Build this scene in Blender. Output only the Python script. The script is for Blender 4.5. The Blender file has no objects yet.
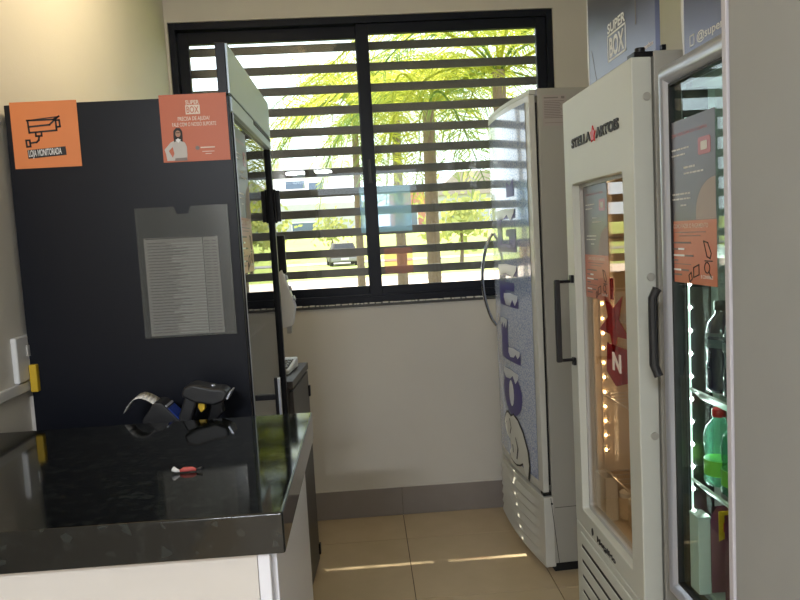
import bpy, bmesh, math, random
from mathutils import Vector, Matrix
random.seed(7)
C = bpy.context.scene.collection
S = bpy.context.scene

# ---------------------------------------------------------------- camera
cam_d = bpy.data.cameras.new('camera')
cam = bpy.data.objects.new('camera', cam_d); C.objects.link(cam)
YAW, PITCH, ROLL, FPX = 0.04893711, 0.0869026, -0.05473927, 705.2646
f = Vector((math.sin(YAW)*math.cos(PITCH), math.cos(YAW)*math.cos(PITCH), -math.sin(PITCH)))
r = Vector((math.cos(YAW), -math.sin(YAW), 0)); u = r.cross(f)
r2 = r*math.cos(ROLL)+u*math.sin(ROLL); u2 = -r*math.sin(ROLL)+u*math.cos(ROLL)
cam.matrix_world = Matrix(((r2.x, u2.x, -f.x, 0), (r2.y, u2.y, -f.y, 0), (r2.z, u2.z, -f.z, 1.5), (0, 0, 0, 1)))
cam_d.sensor_width = 36; cam_d.lens = FPX/800*36; cam_d.clip_start = .02; cam_d.clip_end = 400
S.camera = cam
# ---------------------------------------------------------------- world, sun, exposure
w = bpy.data.worlds.new('sky'); S.world = w; w.use_nodes = True
nt = w.node_tree; bg = nt.nodes['Background']
bg.inputs['Color'].default_value = (.80, .90, 1.0, 1); bg.inputs['Strength'].default_value = 3.1
sd = bpy.data.lights.new('sun', 'SUN'); sd.energy = 11; sd.angle = .009; sd.color = (1, .90, .72)
sun = bpy.data.objects.new('sun', sd); C.objects.link(sun)
sun.rotation_euler = Vector((.34, -1, -2.1)).to_track_quat('-Z', 'Y').to_euler()
S.view_settings.view_transform = 'Standard'; S.view_settings.look = 'None'
S.view_settings.exposure = 0.2; S.view_settings.gamma = 1; S.view_settings.use_curve_mapping = False

# ---------------------------------------------------------------- materials
MATS = {}
def mat(name, col, rough=.5, metal=0, bump=0, bscale=200, var=0, vscale=6, emit=0, coat=0, spec=.5):
    m = bpy.data.materials.new(name); m.use_nodes = True; n = m.node_tree; b = n.nodes['Principled BSDF']
    b.inputs['Base Color'].default_value = (*col, 1); b.inputs['Roughness'].default_value = rough
    b.inputs['Metallic'].default_value = metal; b.inputs['Coat Weight'].default_value = coat
    b.inputs['Specular IOR Level'].default_value = spec
    if emit: b.inputs['Emission Color'].default_value = (*col, 1); b.inputs['Emission Strength'].default_value = emit
    if var or bump:
        tc = n.nodes.new('ShaderNodeTexCoord')
        if var:
            nz = n.nodes.new('ShaderNodeTexNoise'); nz.inputs['Scale'].default_value = vscale; nz.inputs['Detail'].default_value = 5
            n.links.new(tc.outputs['Object'], nz.inputs['Vector'])
            mx = n.nodes.new('ShaderNodeMix'); mx.data_type = 'RGBA'
            mx.inputs['A'].default_value = (*[c*(1-var) for c in col], 1); mx.inputs['B'].default_value = (*[min(1, c*(1+var)) for c in col], 1)
            n.links.new(nz.outputs['Fac'], mx.inputs['Factor']); n.links.new(mx.outputs['Result'], b.inputs['Base Color'])
        if bump:
            n2 = n.nodes.new('ShaderNodeTexNoise'); n2.inputs['Scale'].default_value = bscale
            n.links.new(tc.outputs['Object'], n2.inputs['Vector'])
            bp = n.nodes.new('ShaderNodeBump'); bp.inputs['Strength'].default_value = bump; bp.inputs['Distance'].default_value = .002
            n.links.new(n2.outputs['Fac'], bp.inputs['Height']); n.links.new(bp.outputs['Normal'], b.inputs['Normal'])
    MATS[name] = m; return m
def glass(name, tint=(1, 1, 1), ior=1.5, rough=0.0, diffuse=0, dcol=(.8, .8, .8)):
    m = bpy.data.materials.new(name); m.use_nodes = True; n = m.node_tree
    for x in list(n.nodes): n.nodes.remove(x)
    o = n.nodes.new('ShaderNodeOutputMaterial'); t = n.nodes.new('ShaderNodeBsdfTransparent'); t.inputs[0].default_value = (*tint, 1)
    g = n.nodes.new('ShaderNodeBsdfGlossy'); g.inputs['Roughness'].default_value = rough
    fr = n.nodes.new('ShaderNodeFresnel'); ge = n.nodes.new('ShaderNodeNewGeometry'); mi = n.nodes.new('ShaderNodeMix')
    mi.inputs[2].default_value = ior; mi.inputs[3].default_value = 1/ior      # same reflectance on both sides of a thin pane
    n.links.new(ge.outputs['Backfacing'], mi.inputs[0]); n.links.new(mi.outputs[0], fr.inputs[0])
    mx = n.nodes.new('ShaderNodeMixShader'); n.links.new(fr.outputs[0], mx.inputs[0])
    src = t.outputs[0]
    if diffuse:
        d = n.nodes.new('ShaderNodeBsdfDiffuse'); d.inputs[0].default_value = (*dcol, 1)
        tr = n.nodes.new('ShaderNodeBsdfTranslucent'); tr.inputs[0].default_value = (*dcol, 1)
        a = n.nodes.new('ShaderNodeMixShader'); a.inputs[0].default_value = .5
        n.links.new(d.outputs[0], a.inputs[1]); n.links.new(tr.outputs[0], a.inputs[2])
        m2 = n.nodes.new('ShaderNodeMixShader'); m2.inputs[0].default_value = diffuse
        n.links.new(t.outputs[0], m2.inputs[1]); n.links.new(a.outputs[0], m2.inputs[2]); src = m2.outputs[0]
    n.links.new(src, mx.inputs[1]); n.links.new(g.outputs[0], mx.inputs[2]); n.links.new(mx.outputs[0], o.inputs[0])
    MATS[name] = m; return m
def leafmat(name, col, tcol, tf=.55):
    m = bpy.data.materials.new(name); m.use_nodes = True; n = m.node_tree
    for x in list(n.nodes): n.nodes.remove(x)
    o = n.nodes.new('ShaderNodeOutputMaterial'); d = n.nodes.new('ShaderNodeBsdfDiffuse'); d.inputs[0].default_value = (*col, 1)
    t = n.nodes.new('ShaderNodeBsdfTranslucent'); t.inputs[0].default_value = (*tcol, 1)
    mx = n.nodes.new('ShaderNodeMixShader'); mx.inputs[0].default_value = tf
    n.links.new(d.outputs[0], mx.inputs[1]); n.links.new(t.outputs[0], mx.inputs[2]); n.links.new(mx.outputs[0], o.inputs[0])
    MATS[name] = m; return m

mat('paint', (.65, .615, .555), .75, bump=.25, bscale=160, var=.05, vscale=3)
mat('ceiling_paint', (.72, .70, .64), .8, bump=.1)
mat('tile_floor', (.60, .47, .31), .22, var=.10, vscale=7, bump=.03, bscale=60)
mat('grout', (.10, .075, .05), .9, var=.1)
mat('skirting_stone', (.27, .235, .215), .45, var=.12, vscale=9)
mat('frame_black', (.006, .008, .017), .40, spec=.22)
mat('slat_brown', (.130, .120, .122), .6, var=.15, vscale=20)
mat('sealant', (.75, .72, .66), .7)
mat('sill_stone', (.05, .05, .05), .35, var=.3, vscale=60)
glass('window_glass', (.97, .985, .975), 1.45)
glass('clear_glass', (.93, .96, .95), 1.45)
glass('bronze_glass', (.91, .84, .74), 1.5)
glass('green_glass', (.86, .95, .91), 1.5)
glass('dark_glass', (.40, .46, .45), 1.52)
glass('acrylic', (.88, .90, .90), 1.49, diffuse=.15, dcol=(.35, .37, .37))
glass('film_blue', (.88, .96, 1.0), 1.3, diffuse=.32, dcol=(.46, .72, 1.0))
glass('film_red', (1.0, .80, .72), 1.3, diffuse=.17, dcol=(.42, .12, .10))
mat('black_panel', (.0042, .0052, .0100), .40, var=.12, vscale=4, spec=.25)
mat('black_plastic', (.007, .007, .009), .35, spec=.3)
mat('dark_grey_plastic', (.022, .022, .024), .4, spec=.35)
mat('header_metal', (.58, .72, .84), .34)
mat('silver', (.50, .52, .58), .32, metal=.45)
mat('cooler_grey', (.20, .20, .24), .35, metal=.3)
mat('cream_enamel', (.58, .59, .53), .42, var=.03, spec=.4)
mat('white_enamel', (.62, .61, .56), .35, coat=.15, var=.02)
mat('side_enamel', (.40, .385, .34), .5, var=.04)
mat('tall_panel', (.33, .335, .325), .6, var=.05, vscale=9, bump=.05)
mat('panel_edge', (.52, .50, .54), .4)
mat('gasket', (.008, .008, .008), .6)
mat('inner_liner', (.62, .68, .64), .4)
mat('inner_dark', (.02, .022, .02), .25)
mat('inner_cream', (.60, .48, .34), .5)
mat('white_plastic', (.72, .72, .72), .35)
mat('grey_plastic', (.45, .44, .42), .4)
mat('paper', (.74, .72, .68), .8)
mat('paper_grey', (.43, .38, .35), .8)
mat('ink_dark', (.02, .018, .02), .6)
mat('ink_grey', (.22, .19, .18), .7)
mat('orange_print', (.75, .235, .070), .45)
mat('orange_print_b', (.52, .120, .045), .45)
mat('print_cream', (.78, .66, .56), .5)
mat('print_white', (.82, .82, .82), .5)
mat('poster_dark', (.15, .145, .16), .30)
mat('poster_orange', (.52, .165, .10), .32)
mat('poster_pink', (.45, .14, .14), .3)
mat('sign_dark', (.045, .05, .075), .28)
mat('hair', (.012, .009, .009), .6)
mat('skin', (.42, .24, .16), .6)
mat('shirt', (.55, .52, .50), .7)
mat('yellow', (.62, .40, .02), .5)
mat('red_cap', (.55, .02, .02), .35)
mat('red_print', (.60, .03, .035), .4)
glass('star_film', (.75, .12, .10), 1.4, diffuse=.55, dcol=(.45, .04, .04))
mat('blue_ink', (.045, .035, .22), .35, spec=.3)
mat('snow_ink', (.72, .74, .80), .35)
mat('bear_ink', (.74, .74, .70), .35)
mat('cabinet_dark', (.050, .044, .042), .45, var=.1)
mat('cream_board', (.60, .56, .52), .6, var=.05, vscale=12)
mat('white_trim', (.74, .74, .80), .35)
mat('chrome', (.62, .62, .62), .18, metal=1)
mat('screen_blue', (.02, .05, .30), .2)
mat('pet_purple', (.030, .022, .050), .12, coat=1)
mat('pet_label', (.13, .15, .17), .4)
glass('pet_green', (.70, .92, .84), 1.4, diffuse=.28, dcol=(.16, .42, .30))
mat('lime_label', (.25, .62, .08), .4)
mat('snack_purple', (.16, .03, .08), .3)
mat('snack_yellow', (.75, .48, .02), .3)
mat('snack_red', (.55, .03, .03), .3)
mat('led_white', (1, 1, .97), .5, emit=26)
mat('led_strip', (.85, 1, .95), .5, emit=.9)
mat('led_warm', (1, .74, .42), .5, emit=28)
mat('wire', (.55, .52, .48), .3, metal=.8)
# outside
mat('grass', (.30, .36, .07), .9, var=.45, vscale=.6)
mat('lawn_far', (.32, .38, .08), .9, var=.4, vscale=.3)
mat('pavement', (.72, .57, .48), .9, var=.08, vscale=1)
mat('asphalt', (.22, .21, .22), .9, var=.1, vscale=1)
mat('bark', (.15, .10, .075), .9, var=.35, vscale=18, bump=.8, bscale=30)
leafmat('palm_leaf', (.16, .19, .04), (.56, .56, .09), .6)
leafmat('palm_leaf_b', (.10, .15, .05), (.28, .40, .10), .5)
leafmat('bush_leaf', (.28, .30, .12), (.44, .44, .14), .4)
mat('concrete_wall', (.42, .41, .42), .9, var=.1, vscale=.5)
mat('pale_render', (.70, .66, .62), .9)
mat('brick_red', (.42, .17, .13), .9, var=.1)
mat('roof_tile', (.33, .26, .25), .9, var=.2)
mat('far_window', (.10, .13, .17), .2)
mat('car_paint', (.045, .032, .030), .5)
mat('car_glass', (.02, .02, .025), .1)
mat('tyre', (.012, .012, .012), .8)
mat('tail_light', (.40, .02, .02), .3)

mat('forecourt_paving', (.30, .27, .23), .9, var=.1)
mat('far_wall', (.22, .20, .18), .9, var=.1)
def node_granite():
    m = mat('granite', (.006, .007, .007), .07, spec=.5); n = m.node_tree; b = n.nodes['Principled BSDF']
    tc = n.nodes.new('ShaderNodeTexCoord'); v = n.nodes.new('ShaderNodeTexVoronoi'); v.inputs['Scale'].default_value = 75
    nz = n.nodes.new('ShaderNodeTexNoise'); nz.inputs['Scale'].default_value = 38; nz.inputs['Detail'].default_value = 6
    n.links.new(tc.outputs['Object'], v.inputs['Vector']); n.links.new(tc.outputs['Object'], nz.inputs['Vector'])
    r1 = n.nodes.new('ShaderNodeValToRGB'); r1.color_ramp.elements[0].position = .56; r1.color_ramp.elements[1].position = .85
    r1.color_ramp.elements[0].color = (.003, .0035, .0035, 1); r1.color_ramp.elements[1].color = (.024, .027, .024, 1)
    n.links.new(nz.outputs['Fac'], r1.inputs[0])
    r3 = n.nodes.new('ShaderNodeValToRGB'); r3.color_ramp.elements[0].position = .80; r3.color_ramp.elements[1].position = .97
    sp = n.nodes.new('ShaderNodeSeparateColor'); n.links.new(v.outputs['Color'], sp.inputs[0]); n.links.new(sp.outputs[0], r3.inputs[0])
    mx = n.nodes.new('ShaderNodeMix'); mx.data_type = 'RGBA'; mx.inputs['B'].default_value = (.014, .017, .016, 1)
    n.links.new(r3.outputs[0], mx.inputs['Factor']); n.links.new(r1.outputs[0], mx.inputs['A'])
    n.links.new(mx.outputs['Result'], b.inputs['Base Color'])
node_granite()
def node_gelo():
    m = mat('ice_print', (.40, .45, .58), .12, coat=.7); n = m.node_tree; b = n.nodes['Principled BSDF']
    tc = n.nodes.new('ShaderNodeTexCoord'); v = n.nodes.new('ShaderNodeTexVoronoi'); v.feature = 'DISTANCE_TO_EDGE'; v.inputs['Scale'].default_value = 90
    nz = n.nodes.new('ShaderNodeTexNoise'); nz.inputs['Scale'].default_value = 30; nz.inputs['Detail'].default_value = 4
    ad = n.nodes.new('ShaderNodeMixRGB'); ad.inputs[0].default_value = .04
    n.links.new(tc.outputs['Object'], ad.inputs[1]); n.links.new(nz.outputs['Color'], ad.inputs[2]); n.links.new(tc.outputs['Object'], nz.inputs['Vector'])
    n.links.new(ad.outputs[0], v.inputs['Vector'])
    r1 = n.nodes.new('ShaderNodeValToRGB'); r1.color_ramp.elements[0].position = .0; r1.color_ramp.elements[1].position = .14
    r1.color_ramp.elements[0].color = (.20, .26, .50, 1); r1.color_ramp.elements[1].color = (.50, .56, .70, 1)
    n.links.new(v.outputs['Distance'], r1.inputs[0]); n.links.new(r1.outputs[0], b.inputs['Base Color'])
node_gelo()

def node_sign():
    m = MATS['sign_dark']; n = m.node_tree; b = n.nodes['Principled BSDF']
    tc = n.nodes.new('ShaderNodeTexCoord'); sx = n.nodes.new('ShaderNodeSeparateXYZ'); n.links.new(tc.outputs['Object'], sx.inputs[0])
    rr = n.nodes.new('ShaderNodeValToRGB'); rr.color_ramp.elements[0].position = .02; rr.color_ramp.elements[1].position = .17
    rr.color_ramp.elements[0].color = (.25, .29, .46, 1); rr.color_ramp.elements[1].color = (.045, .045, .06, 1)  # sky reflection on the boards painted in: lavender low, dark above
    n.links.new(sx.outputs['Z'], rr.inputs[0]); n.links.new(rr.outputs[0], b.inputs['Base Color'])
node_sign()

# ---------------------------------------------------------------- mesh helpers
class M:
    def __init__(s): s.v = []; s.f = []
    def add(s, vs, fs):
        k = len(s.v); s.v += [tuple(p) for p in vs]; s.f += [tuple(k+i for i in q) for q in fs]; return s
    def box(s, x0, y0, z0, x1, y1, z1):
        x0, x1 = min(x0, x1), max(x0, x1); y0, y1 = min(y0, y1), max(y0, y1); z0, z1 = min(z0, z1), max(z0, z1)
        return s.add([(x0, y0, z0), (x1, y0, z0), (x1, y1, z0), (x0, y1, z0), (x0, y0, z1), (x1, y0, z1), (x1, y1, z1), (x0, y1, z1)],
                     [(0, 3, 2, 1), (4, 5, 6, 7), (0, 1, 5, 4), (1, 2, 6, 5), (2, 3, 7, 6), (3, 0, 4, 7)])
    def tube(s, pts, rad, n=10, cap=True):
        pts = [Vector(p) for p in pts]; rs = rad if isinstance(rad, (list, tuple)) else [rad]*len(pts)
        rings = []; ref = None
        for i, p in enumerate(pts):
            t = (pts[min(i+1, len(pts)-1)]-pts[max(i-1, 0)]).normalized()
            if ref is None: ref = t.orthogonal().normalized()
            a = (ref-t*ref.dot(t)).normalized(); b = t.cross(a); ref = a
            rings.append([p+(a*math.cos(2*math.pi*k/n)+b*math.sin(2*math.pi*k/n))*rs[i] for k in range(n)])
        vs = [q for rg in rings for q in rg]; fs = []
        for i in range(len(pts)-1):
            for k in range(n): fs.append((i*n+k, i*n+(k+1) % n, (i+1)*n+(k+1) % n, (i+1)*n+k))
        if cap: fs.append(tuple(range(n-1, -1, -1))); fs.append(tuple((len(pts)-1)*n+k for k in range(n)))
        return s.add(vs, fs)
    def lathe(s, prof, c=(0, 0, 0), n=20):
        vs = [(c[0]+rr*math.cos(2*math.pi*k/n), c[1]+rr*math.sin(2*math.pi*k/n), c[2]+z) for rr, z in prof for k in range(n)]; fs = []
        for i in range(len(prof)-1):
            for k in range(n): fs.append((i*n+k, i*n+(k+1) % n, (i+1)*n+(k+1) % n, (i+1)*n+k))
        fs.append(tuple(range(n-1, -1, -1))); fs.append(tuple((len(prof)-1)*n+k for k in range(n)))
        return s.add(vs, fs)
    def prism(s, poly, a0, a1, axis='y'):     # poly in the other two axes, extruded along axis
        def P(p, a): return {'y': (p[0], a, p[1]), 'x': (a, p[0], p[1]), 'z': (p[0], p[1], a)}[axis]
        n = len(poly)
        return s.add([P(p, a0) for p in poly]+[P(p, a1) for p in poly],
                     [tuple(range(n)), tuple(range(2*n-1, n-1, -1))]+[((i+1) % n, i, n+i, n+(i+1) % n) for i in range(n)])
    def stroke(s, pts, wd, y=0.0, t=.0006):   # flat line of width wd in the XZ plane
        for (a, b) in zip(pts[:-1], pts[1:]):
            a = Vector(a); b = Vector(b); d = (b-a).normalized(); nn = Vector((-d.y, d.x))*wd/2; e = d*wd/2
            q = [a-e-nn, b+e-nn, b+e+nn, a-e+nn]; s.prism([tuple(p) for p in q], y-t, y, 'y')
        return s
def obj(name, m, material, parent=None, bevel=0, smooth=False, loc=None, seg=2):
    me = bpy.data.meshes.new(name); me.from_pydata(m.v, [], m.f); me.validate(); me.update()
    bm = bmesh.new(); bm.from_mesh(me); bmesh.ops.recalc_face_normals(bm, faces=bm.faces); bm.to_mesh(me); bm.free()
    o = bpy.data.objects.new(name, me); C.objects.link(o)
    me.materials.append(MATS[material])
    if smooth: me.polygons.foreach_set('use_smooth', [True]*len(me.polygons)); 
    if smooth == 'auto' or bevel:
        me.polygons.foreach_set('use_smooth', [True]*len(me.polygons)); me.set_sharp_from_angle(angle=math.radians(35))
    if bevel:
        b = o.modifiers.new('bevel', 'BEVEL'); b.width = bevel; b.segments = seg; b.limit_method = 'ANGLE'; b.harden_normals = True
    if parent: o.parent = parent
    if loc: o.location = loc
    return o
def box(name, b, material, parent=None, bevel=0): return obj(name, M().box(*b), material, parent, bevel)
def tag(o, label, cat, group=None):
    o['label'] = label; o['category'] = cat
    if group: o['group'] = group
    return o
def thing(name, label, cat, loc=(0, 0, 0), rz=0, group=None):
    o = bpy.data.objects.new(name, None); C.objects.link(o); o.location = loc; o.rotation_euler = (0, 0, rz); o.empty_display_size = .1
    return tag(o, label, cat, group)
def struct(o): o['kind'] = 'structure'; return o
def stuff(o): o['kind'] = 'stuff'; return o
def text_m(body, size, x, z, y=-.001, sx=1.0, align='LEFT', bold=0.0, depth=.0003, shear=0, lh=1.0):
    c = bpy.data.curves.new('t', 'FONT'); c.body = body; c.size = 1; c.align_x = align; c.offset = bold; c.shear = shear; c.space_line = lh
    c.resolution_u = 3
    o = bpy.data.objects.new('t', c); C.objects.link(o); bpy.context.view_layer.update()
    me = bpy.data.meshes.new_from_object(o.evaluated_get(bpy.context.evaluated_depsgraph_get()))
    k = size/.7
    m = M(); m.add([(x+v.co.x*k*sx, y, z+v.co.y*k) for v in me.vertices], [tuple(p.vertices) for p in me.polygons])
    bpy.data.objects.remove(o); bpy.data.curves.remove(c); bpy.data.meshes.remove(me)
    return m
def lettering(body, size, x, z, material, parent, y=-.001, name='lettering', **k):
    return obj(name, text_m(body, size, x, z, y, **k), material, parent)
def disc(cx, cz, rr, n=20, sx=1): return [(cx+rr*sx*math.cos(2*math.pi*i/n), cz+rr*math.sin(2*math.pi*i/n)) for i in range(n)]
def flat(name, poly, y, material, parent, t=.0005): return obj(name, M().prism(poly, y-t, y, 'y'), material, parent)
def rect(x0, z0, x1, z1): return [(x0, z0), (x1, z0), (x1, z1), (x0, z1)]
def rrect(x0, z0, x1, z1, r_, n=5):
    p = []
    for (cx, cz, a) in ((x1-r_, z0+r_, -90), (x1-r_, z1-r_, 0), (x0+r_, z1-r_, 90), (x0+r_, z0+r_, 180)):
        for i in range(n+1):
            t = math.radians(a+90*i/n); p.append((cx+r_*math.cos(t), cz+r_*math.sin(t)))
    return p

# ================================================================ THE ROOM
D = 3.738; XL = -.935; XR = 1.42; YB = -2.2; H = 2.95
fl = struct(box('floor', (XL, YB, -.08, XR, D, -.006), 'grout'))
xs = [XL]+[.137+.6*k for k in range(-1, 3)]+[XR]; ys = [D, 3.42]+[3.42-.6*k for k in range(1, 10)]
ys = [y for y in ys if y > YB]+[YB]; g = .0016
tiles = {}
for i in range(len(xs)-1):
    for j in range(len(ys)-1):
        wx, wy = xs[i+1]-xs[i]-2*g, ys[j]-ys[j+1]-2*g; key = (round(wx, 3), round(wy, 3))
        if key not in tiles:
            o = obj('tile', M().box(-wx/2, -wy/2, -.006, wx/2, wy/2, 0), 'tile_floor', fl, bevel=.0008, seg=1); tiles[key] = o
        else: o = tiles[key].copy(); C.objects.link(o); o.parent = fl
        o.location = ((xs[i]+xs[i+1])/2, (ys[j]+ys[j+1])/2, 0)
WT = .16
wx0, wx1, wz0, wz1 = -.922, 1.06, 1.168, 2.652
wb = M(); wb.box(XL-.2, D, -.08, XR+.2, D+WT, wz0).box(XL-.2, D, wz1, XR+.2, D+WT, H)
wb.box(XL-.2, D, wz0, wx0, D+WT, wz1).box(wx1, D, wz0, XR+.2, D+WT, wz1)
struct(obj('wall_back', wb, 'paint'))
struct(box('wall_left', (XL-.15, YB, -.08, XL, D, H), 'paint'))
wf = M().box(XL-.15, YB-.15, 2.45, XR+.15, YB, H).box(XL-.15, YB-.15, -.08, XL+.02, YB, 2.45).box(XR-.02, YB-.15, -.08, XR+.15, YB, 2.45)
struct(obj('wall_front', wf, 'paint'))
struct(box('forecourt', (-25, -20, -.30, 25, YB, -.09), 'forecourt_paving'))
struct(box('wall_opposite', (-25, -9.4, -.09, 25, -9, 2.6), 'far_wall'))
struct(box('wall_right', (XR, YB, -.08, XR+.15, D, H), 'paint'))
struct(box('ceiling', (XL-.2, YB, H, XR+.2, D+WT, H+.15), 'ceiling_paint'))
bb = struct(box('baseboard_back', (XL, D-.002, 0, XR, D, .152), 'grout'))
for i in range(len(xs)-1):
    obj('skirting_tile', M().box(xs[i]+g*.6, D-.010, 0.001, xs[i+1]-g*.6, D-.002, .154), 'skirting_stone', bb, bevel=.001, seg=1)
obj('mortar_line', M().box(XL, D-.007, .154, XR, D, .1585), 'paint', bb)
# cable trunking on the left wall
struct(box('trim_1', (XL, .4, 1.144, XL+.012, 1.955, 1.170), 'white_plastic', bevel=.002))

# window ---------------------------------------------------------
win = bpy.data.objects.new('window_1', None); C.objects.link(win); win.location = (0, D+.014, 0); struct(win)
def fr(name, x0, z0, x1, z1, wl, wr, wt, wbm, y0, y1, material='frame_black'):
    m = M().box(x0, y0, z0, x0+wl, y1, z1).box(x1-wr, y0, z0, x1, y1, z1).box(x0+wl, y0, z1-wt, x1-wr, y1, z1).box(x0+wl, y0, z0, x1-wr, y1, z0+wbm)
    return obj(name, m, material, win, bevel=.002)
fr('outer_frame', wx0, wz0, wx1, wz1, .032, .032, .034, .036, 0, .09)
fr('sash', wx0+.033, wz0+.037, .055, wz1-.035, .052, .030, .062, .050, .048, .078)
fr('sash', .030, wz0+.037, wx1-.033, wz1-.035, .064, .052, .052, .048, .014, .044)
box('pane', (wx0+.085, .060, wz0+.087, .026, .064, wz1-.097), 'window_glass', win)
box('pane', (.094, .027, wz0+.085, wx1-.085, .031, wz1-.087), 'window_glass', win)
box('track_rail', (wx0+.032, .004, wz0+.036, wx1-.032, .046, wz0+.0425), 'frame_black', win)
box('latch', (.052, .004, 1.80, .074, .016, 1.92), 'black_plastic', win, bevel=.002)
box('sill', (wx0-.005, -.026, wz0-.017, wx1+.02, .05, wz0), 'sill_stone', win, bevel=.002)
m = M(); x = wx0+.01
while x < .62:
    l = random.uniform(.006, .035); m.box(x, -.0275, wz0-.003, x+l, -.012, wz0+random.uniform(.0015, .004)); x += l+random.uniform(.001, .012)
stuff(obj('sealant_line', m, 'sealant', win))
# film posters on the outside of the glass
fs = thing('window_poster', 'pale blue and red translucent poster sheet stuck on window glass behind the centre mullion', 'poster', (0, D+.1, 0))
obj('blue_sheet', M().box(.000, -.001, 1.540, .276, 0, 1.785), 'film_blue', fs)
obj('red_sheet', M().box(.115, -.001, 1.31, .270, 0, 1.45), 'film_red', fs)

# slatted screen outside --------------------------------------------
scr = thing('slatted_screen', 'dark brown horizontal slat screen fixed outside the window', 'screen', (0, D+WT, 0))
for xx in (-1.02, 1.13): box('side_rail', (xx, 0.0, 1.15, xx+.03, .05, 2.70), 'slat_brown', scr)
z = 2.541; first = None
for k in range(13):
    if first is None: o = first = obj('slat', M().box(-.99, .004, -.0220, 1.13, .015, .0220), 'slat_brown', scr, bevel=.002, seg=1)
    else: o = first.copy(); C.objects.link(o); o.parent = scr
    o.location = (0, 0, z); z -= .1102

struct(box('added_sun_shade', (-3, D+WT, 2.93, 3, 4.50, 3.05), 'pale_render'))  # unseen slab added to keep sun off the upper slats
# socket and plug on left wall ---------------------------------------
so = thing('wall_socket', 'white plastic wall socket plate with one switch above cable trunking', 'socket', (XL, 1.945, 1.19))
obj('plate', M().prism([(-.065, -.018), (.05, -.018), (.05, .105), (-.065, .105)], 0, .016, 'x'), 'white_plastic', so, bevel=.005)
obj('rocker', M().box(.014, -.012, .048, .020, .028, .078), 'grey_plastic', so, bevel=.002)
pl = thing('power_plug', 'yellow power plug in the wall socket beside black fridge', 'plug', (XL+.018, 1.944, 1.14))
box('plug_body', (0, -.014, 0, .020, .010, .075), 'yellow', pl, bevel=.003)
box('plug_face', (0, .010, 0, .022, .018, .072), 'white_plastic', pl, bevel=.001)
tag(obj('conduit', M().box(XL, 1.955, .0, XL+.014, 1.975, 1.125), 'cream_board', bevel=.002), 'narrow cream vertical cable conduit on wall beside black fridge', 'conduit')

lamp = thing('added_lamp', 'added unseen warm lamp above the black fridge, brightening the left wall', 'lamp', (-.25, 2.30, H))  # added out of view, stands in for warm bounce light on the left wall
obj('added_lamp_base', M().lathe([(.155, -.012), (.155, 0)], (0, 0, 0), 24), 'white_plastic', lamp, smooth='auto')
mat('added_lamp_glow', (1, .80, .50), .5, emit=1.2)
obj('diffuser', M().lathe([(.05, -.070), (.12, -.050), (.150, -.013)], (0, 0, 0), 24), 'added_lamp_glow', lamp, smooth='auto')
ll = bpy.data.lights.new('added_wall_fill', 'AREA'); ll.shape = 'RECTANGLE'; ll.size = .5; ll.size_y = .30; ll.energy = 12; ll.color = (1, .80, .50)  # added one-sided fill aimed at the left wall
lo = bpy.data.objects.new('added_wall_fill', ll); C.objects.link(lo); lo.parent = lamp; lo.location = (-.02, 0, -.16)
lo.rotation_euler = Vector((-1, -.32, -.55)).to_track_quat('-Z', 'Y').to_euler()

tl = thing('tube_lamp', 'short cool white tube lamp hanging behind the viewer', 'lamp', (-.62, -1.45, 2.40), math.radians(8))
obj('housing', M().box(-.30, -.04, .03, .30, .04, .07), 'white_plastic', tl, bevel=.004)
mat('tube_glow', (.92, .96, 1), .5, emit=6)
obj('tube', M().tube([(-.28, 0, .012), (.28, 0, .012)], .014, 12), 'tube_glow', tl, smooth='auto')
for xx in (-.2, .2): obj('hanging_rod', M().tube([(xx, 0, .07), (xx, 0, .55)], .004, 8), 'white_plastic', tl)
al = bpy.data.lights.new('tube_light', 'AREA'); al.shape = 'RECTANGLE'; al.size = .58; al.size_y = .08; al.energy = 48; al.color = (.90, .95, 1)
ao = bpy.data.objects.new('tube_light', al); C.objects.link(ao); ao.parent = tl; ao.location = (0, .01, -.01); ao.rotation_euler = (math.radians(24), 0, 0)

# ================================================================ COUNTER
ct = thing('counter', 'service counter with black granite top and cream front panel', 'counter', (-.15, 1.09, 0))
cx = lambda v: v+.15
cy = lambda v: v-1.09
box('granite_top', (XL+.002+.15, 0, 1.012, 0, .655, 1.08), 'granite', ct, bevel=.004)
box('front_panel', (XL+.002+.15, .035, 0, -.052, .055, 1.012), 'cream_board', ct)
box('corner_trim', (-.050, .028, 0, -.030, .050, 1.012), 'white_trim', ct, bevel=.002)
box('side_panel', (-.034, .053, 0, -.022, .600, 1.012), 'white_trim', ct, bevel=.002)
box('rear_shelf', (XL+.002+.15, .60, .975, -.06, .84, .995), 'cabinet_dark', ct)
# small red wrapper on granite
wr = thing('sachet', 'tiny red and white twisted wrapper lying on the granite counter', 'wrapper', (-.357, 1.327, 1.081), .08)
mat('wrapper_red', (.45, .07, .06), .5)
obj('wrapper_body', M().tube([(-.014, 0, .003), (-.006, .001, .005), (.010, 0, .005), (.018, -.001, .003)], [.002, .0045, .0045, .002], 8), 'wrapper_red', wr, smooth=True)
obj('wrapper_end', M().tube([(-.026, .002, .008), (-.020, 0, .005), (-.013, 0, .003)], [.005, .004, .002], 8), 'white_plastic', wr, smooth=True)
obj('wrapper_tip', M().tube([(.017, -.001, .003), (.028, -.002, .006)], [.002, .003], 8), 'dark_grey_plastic', wr, smooth=True)

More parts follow.
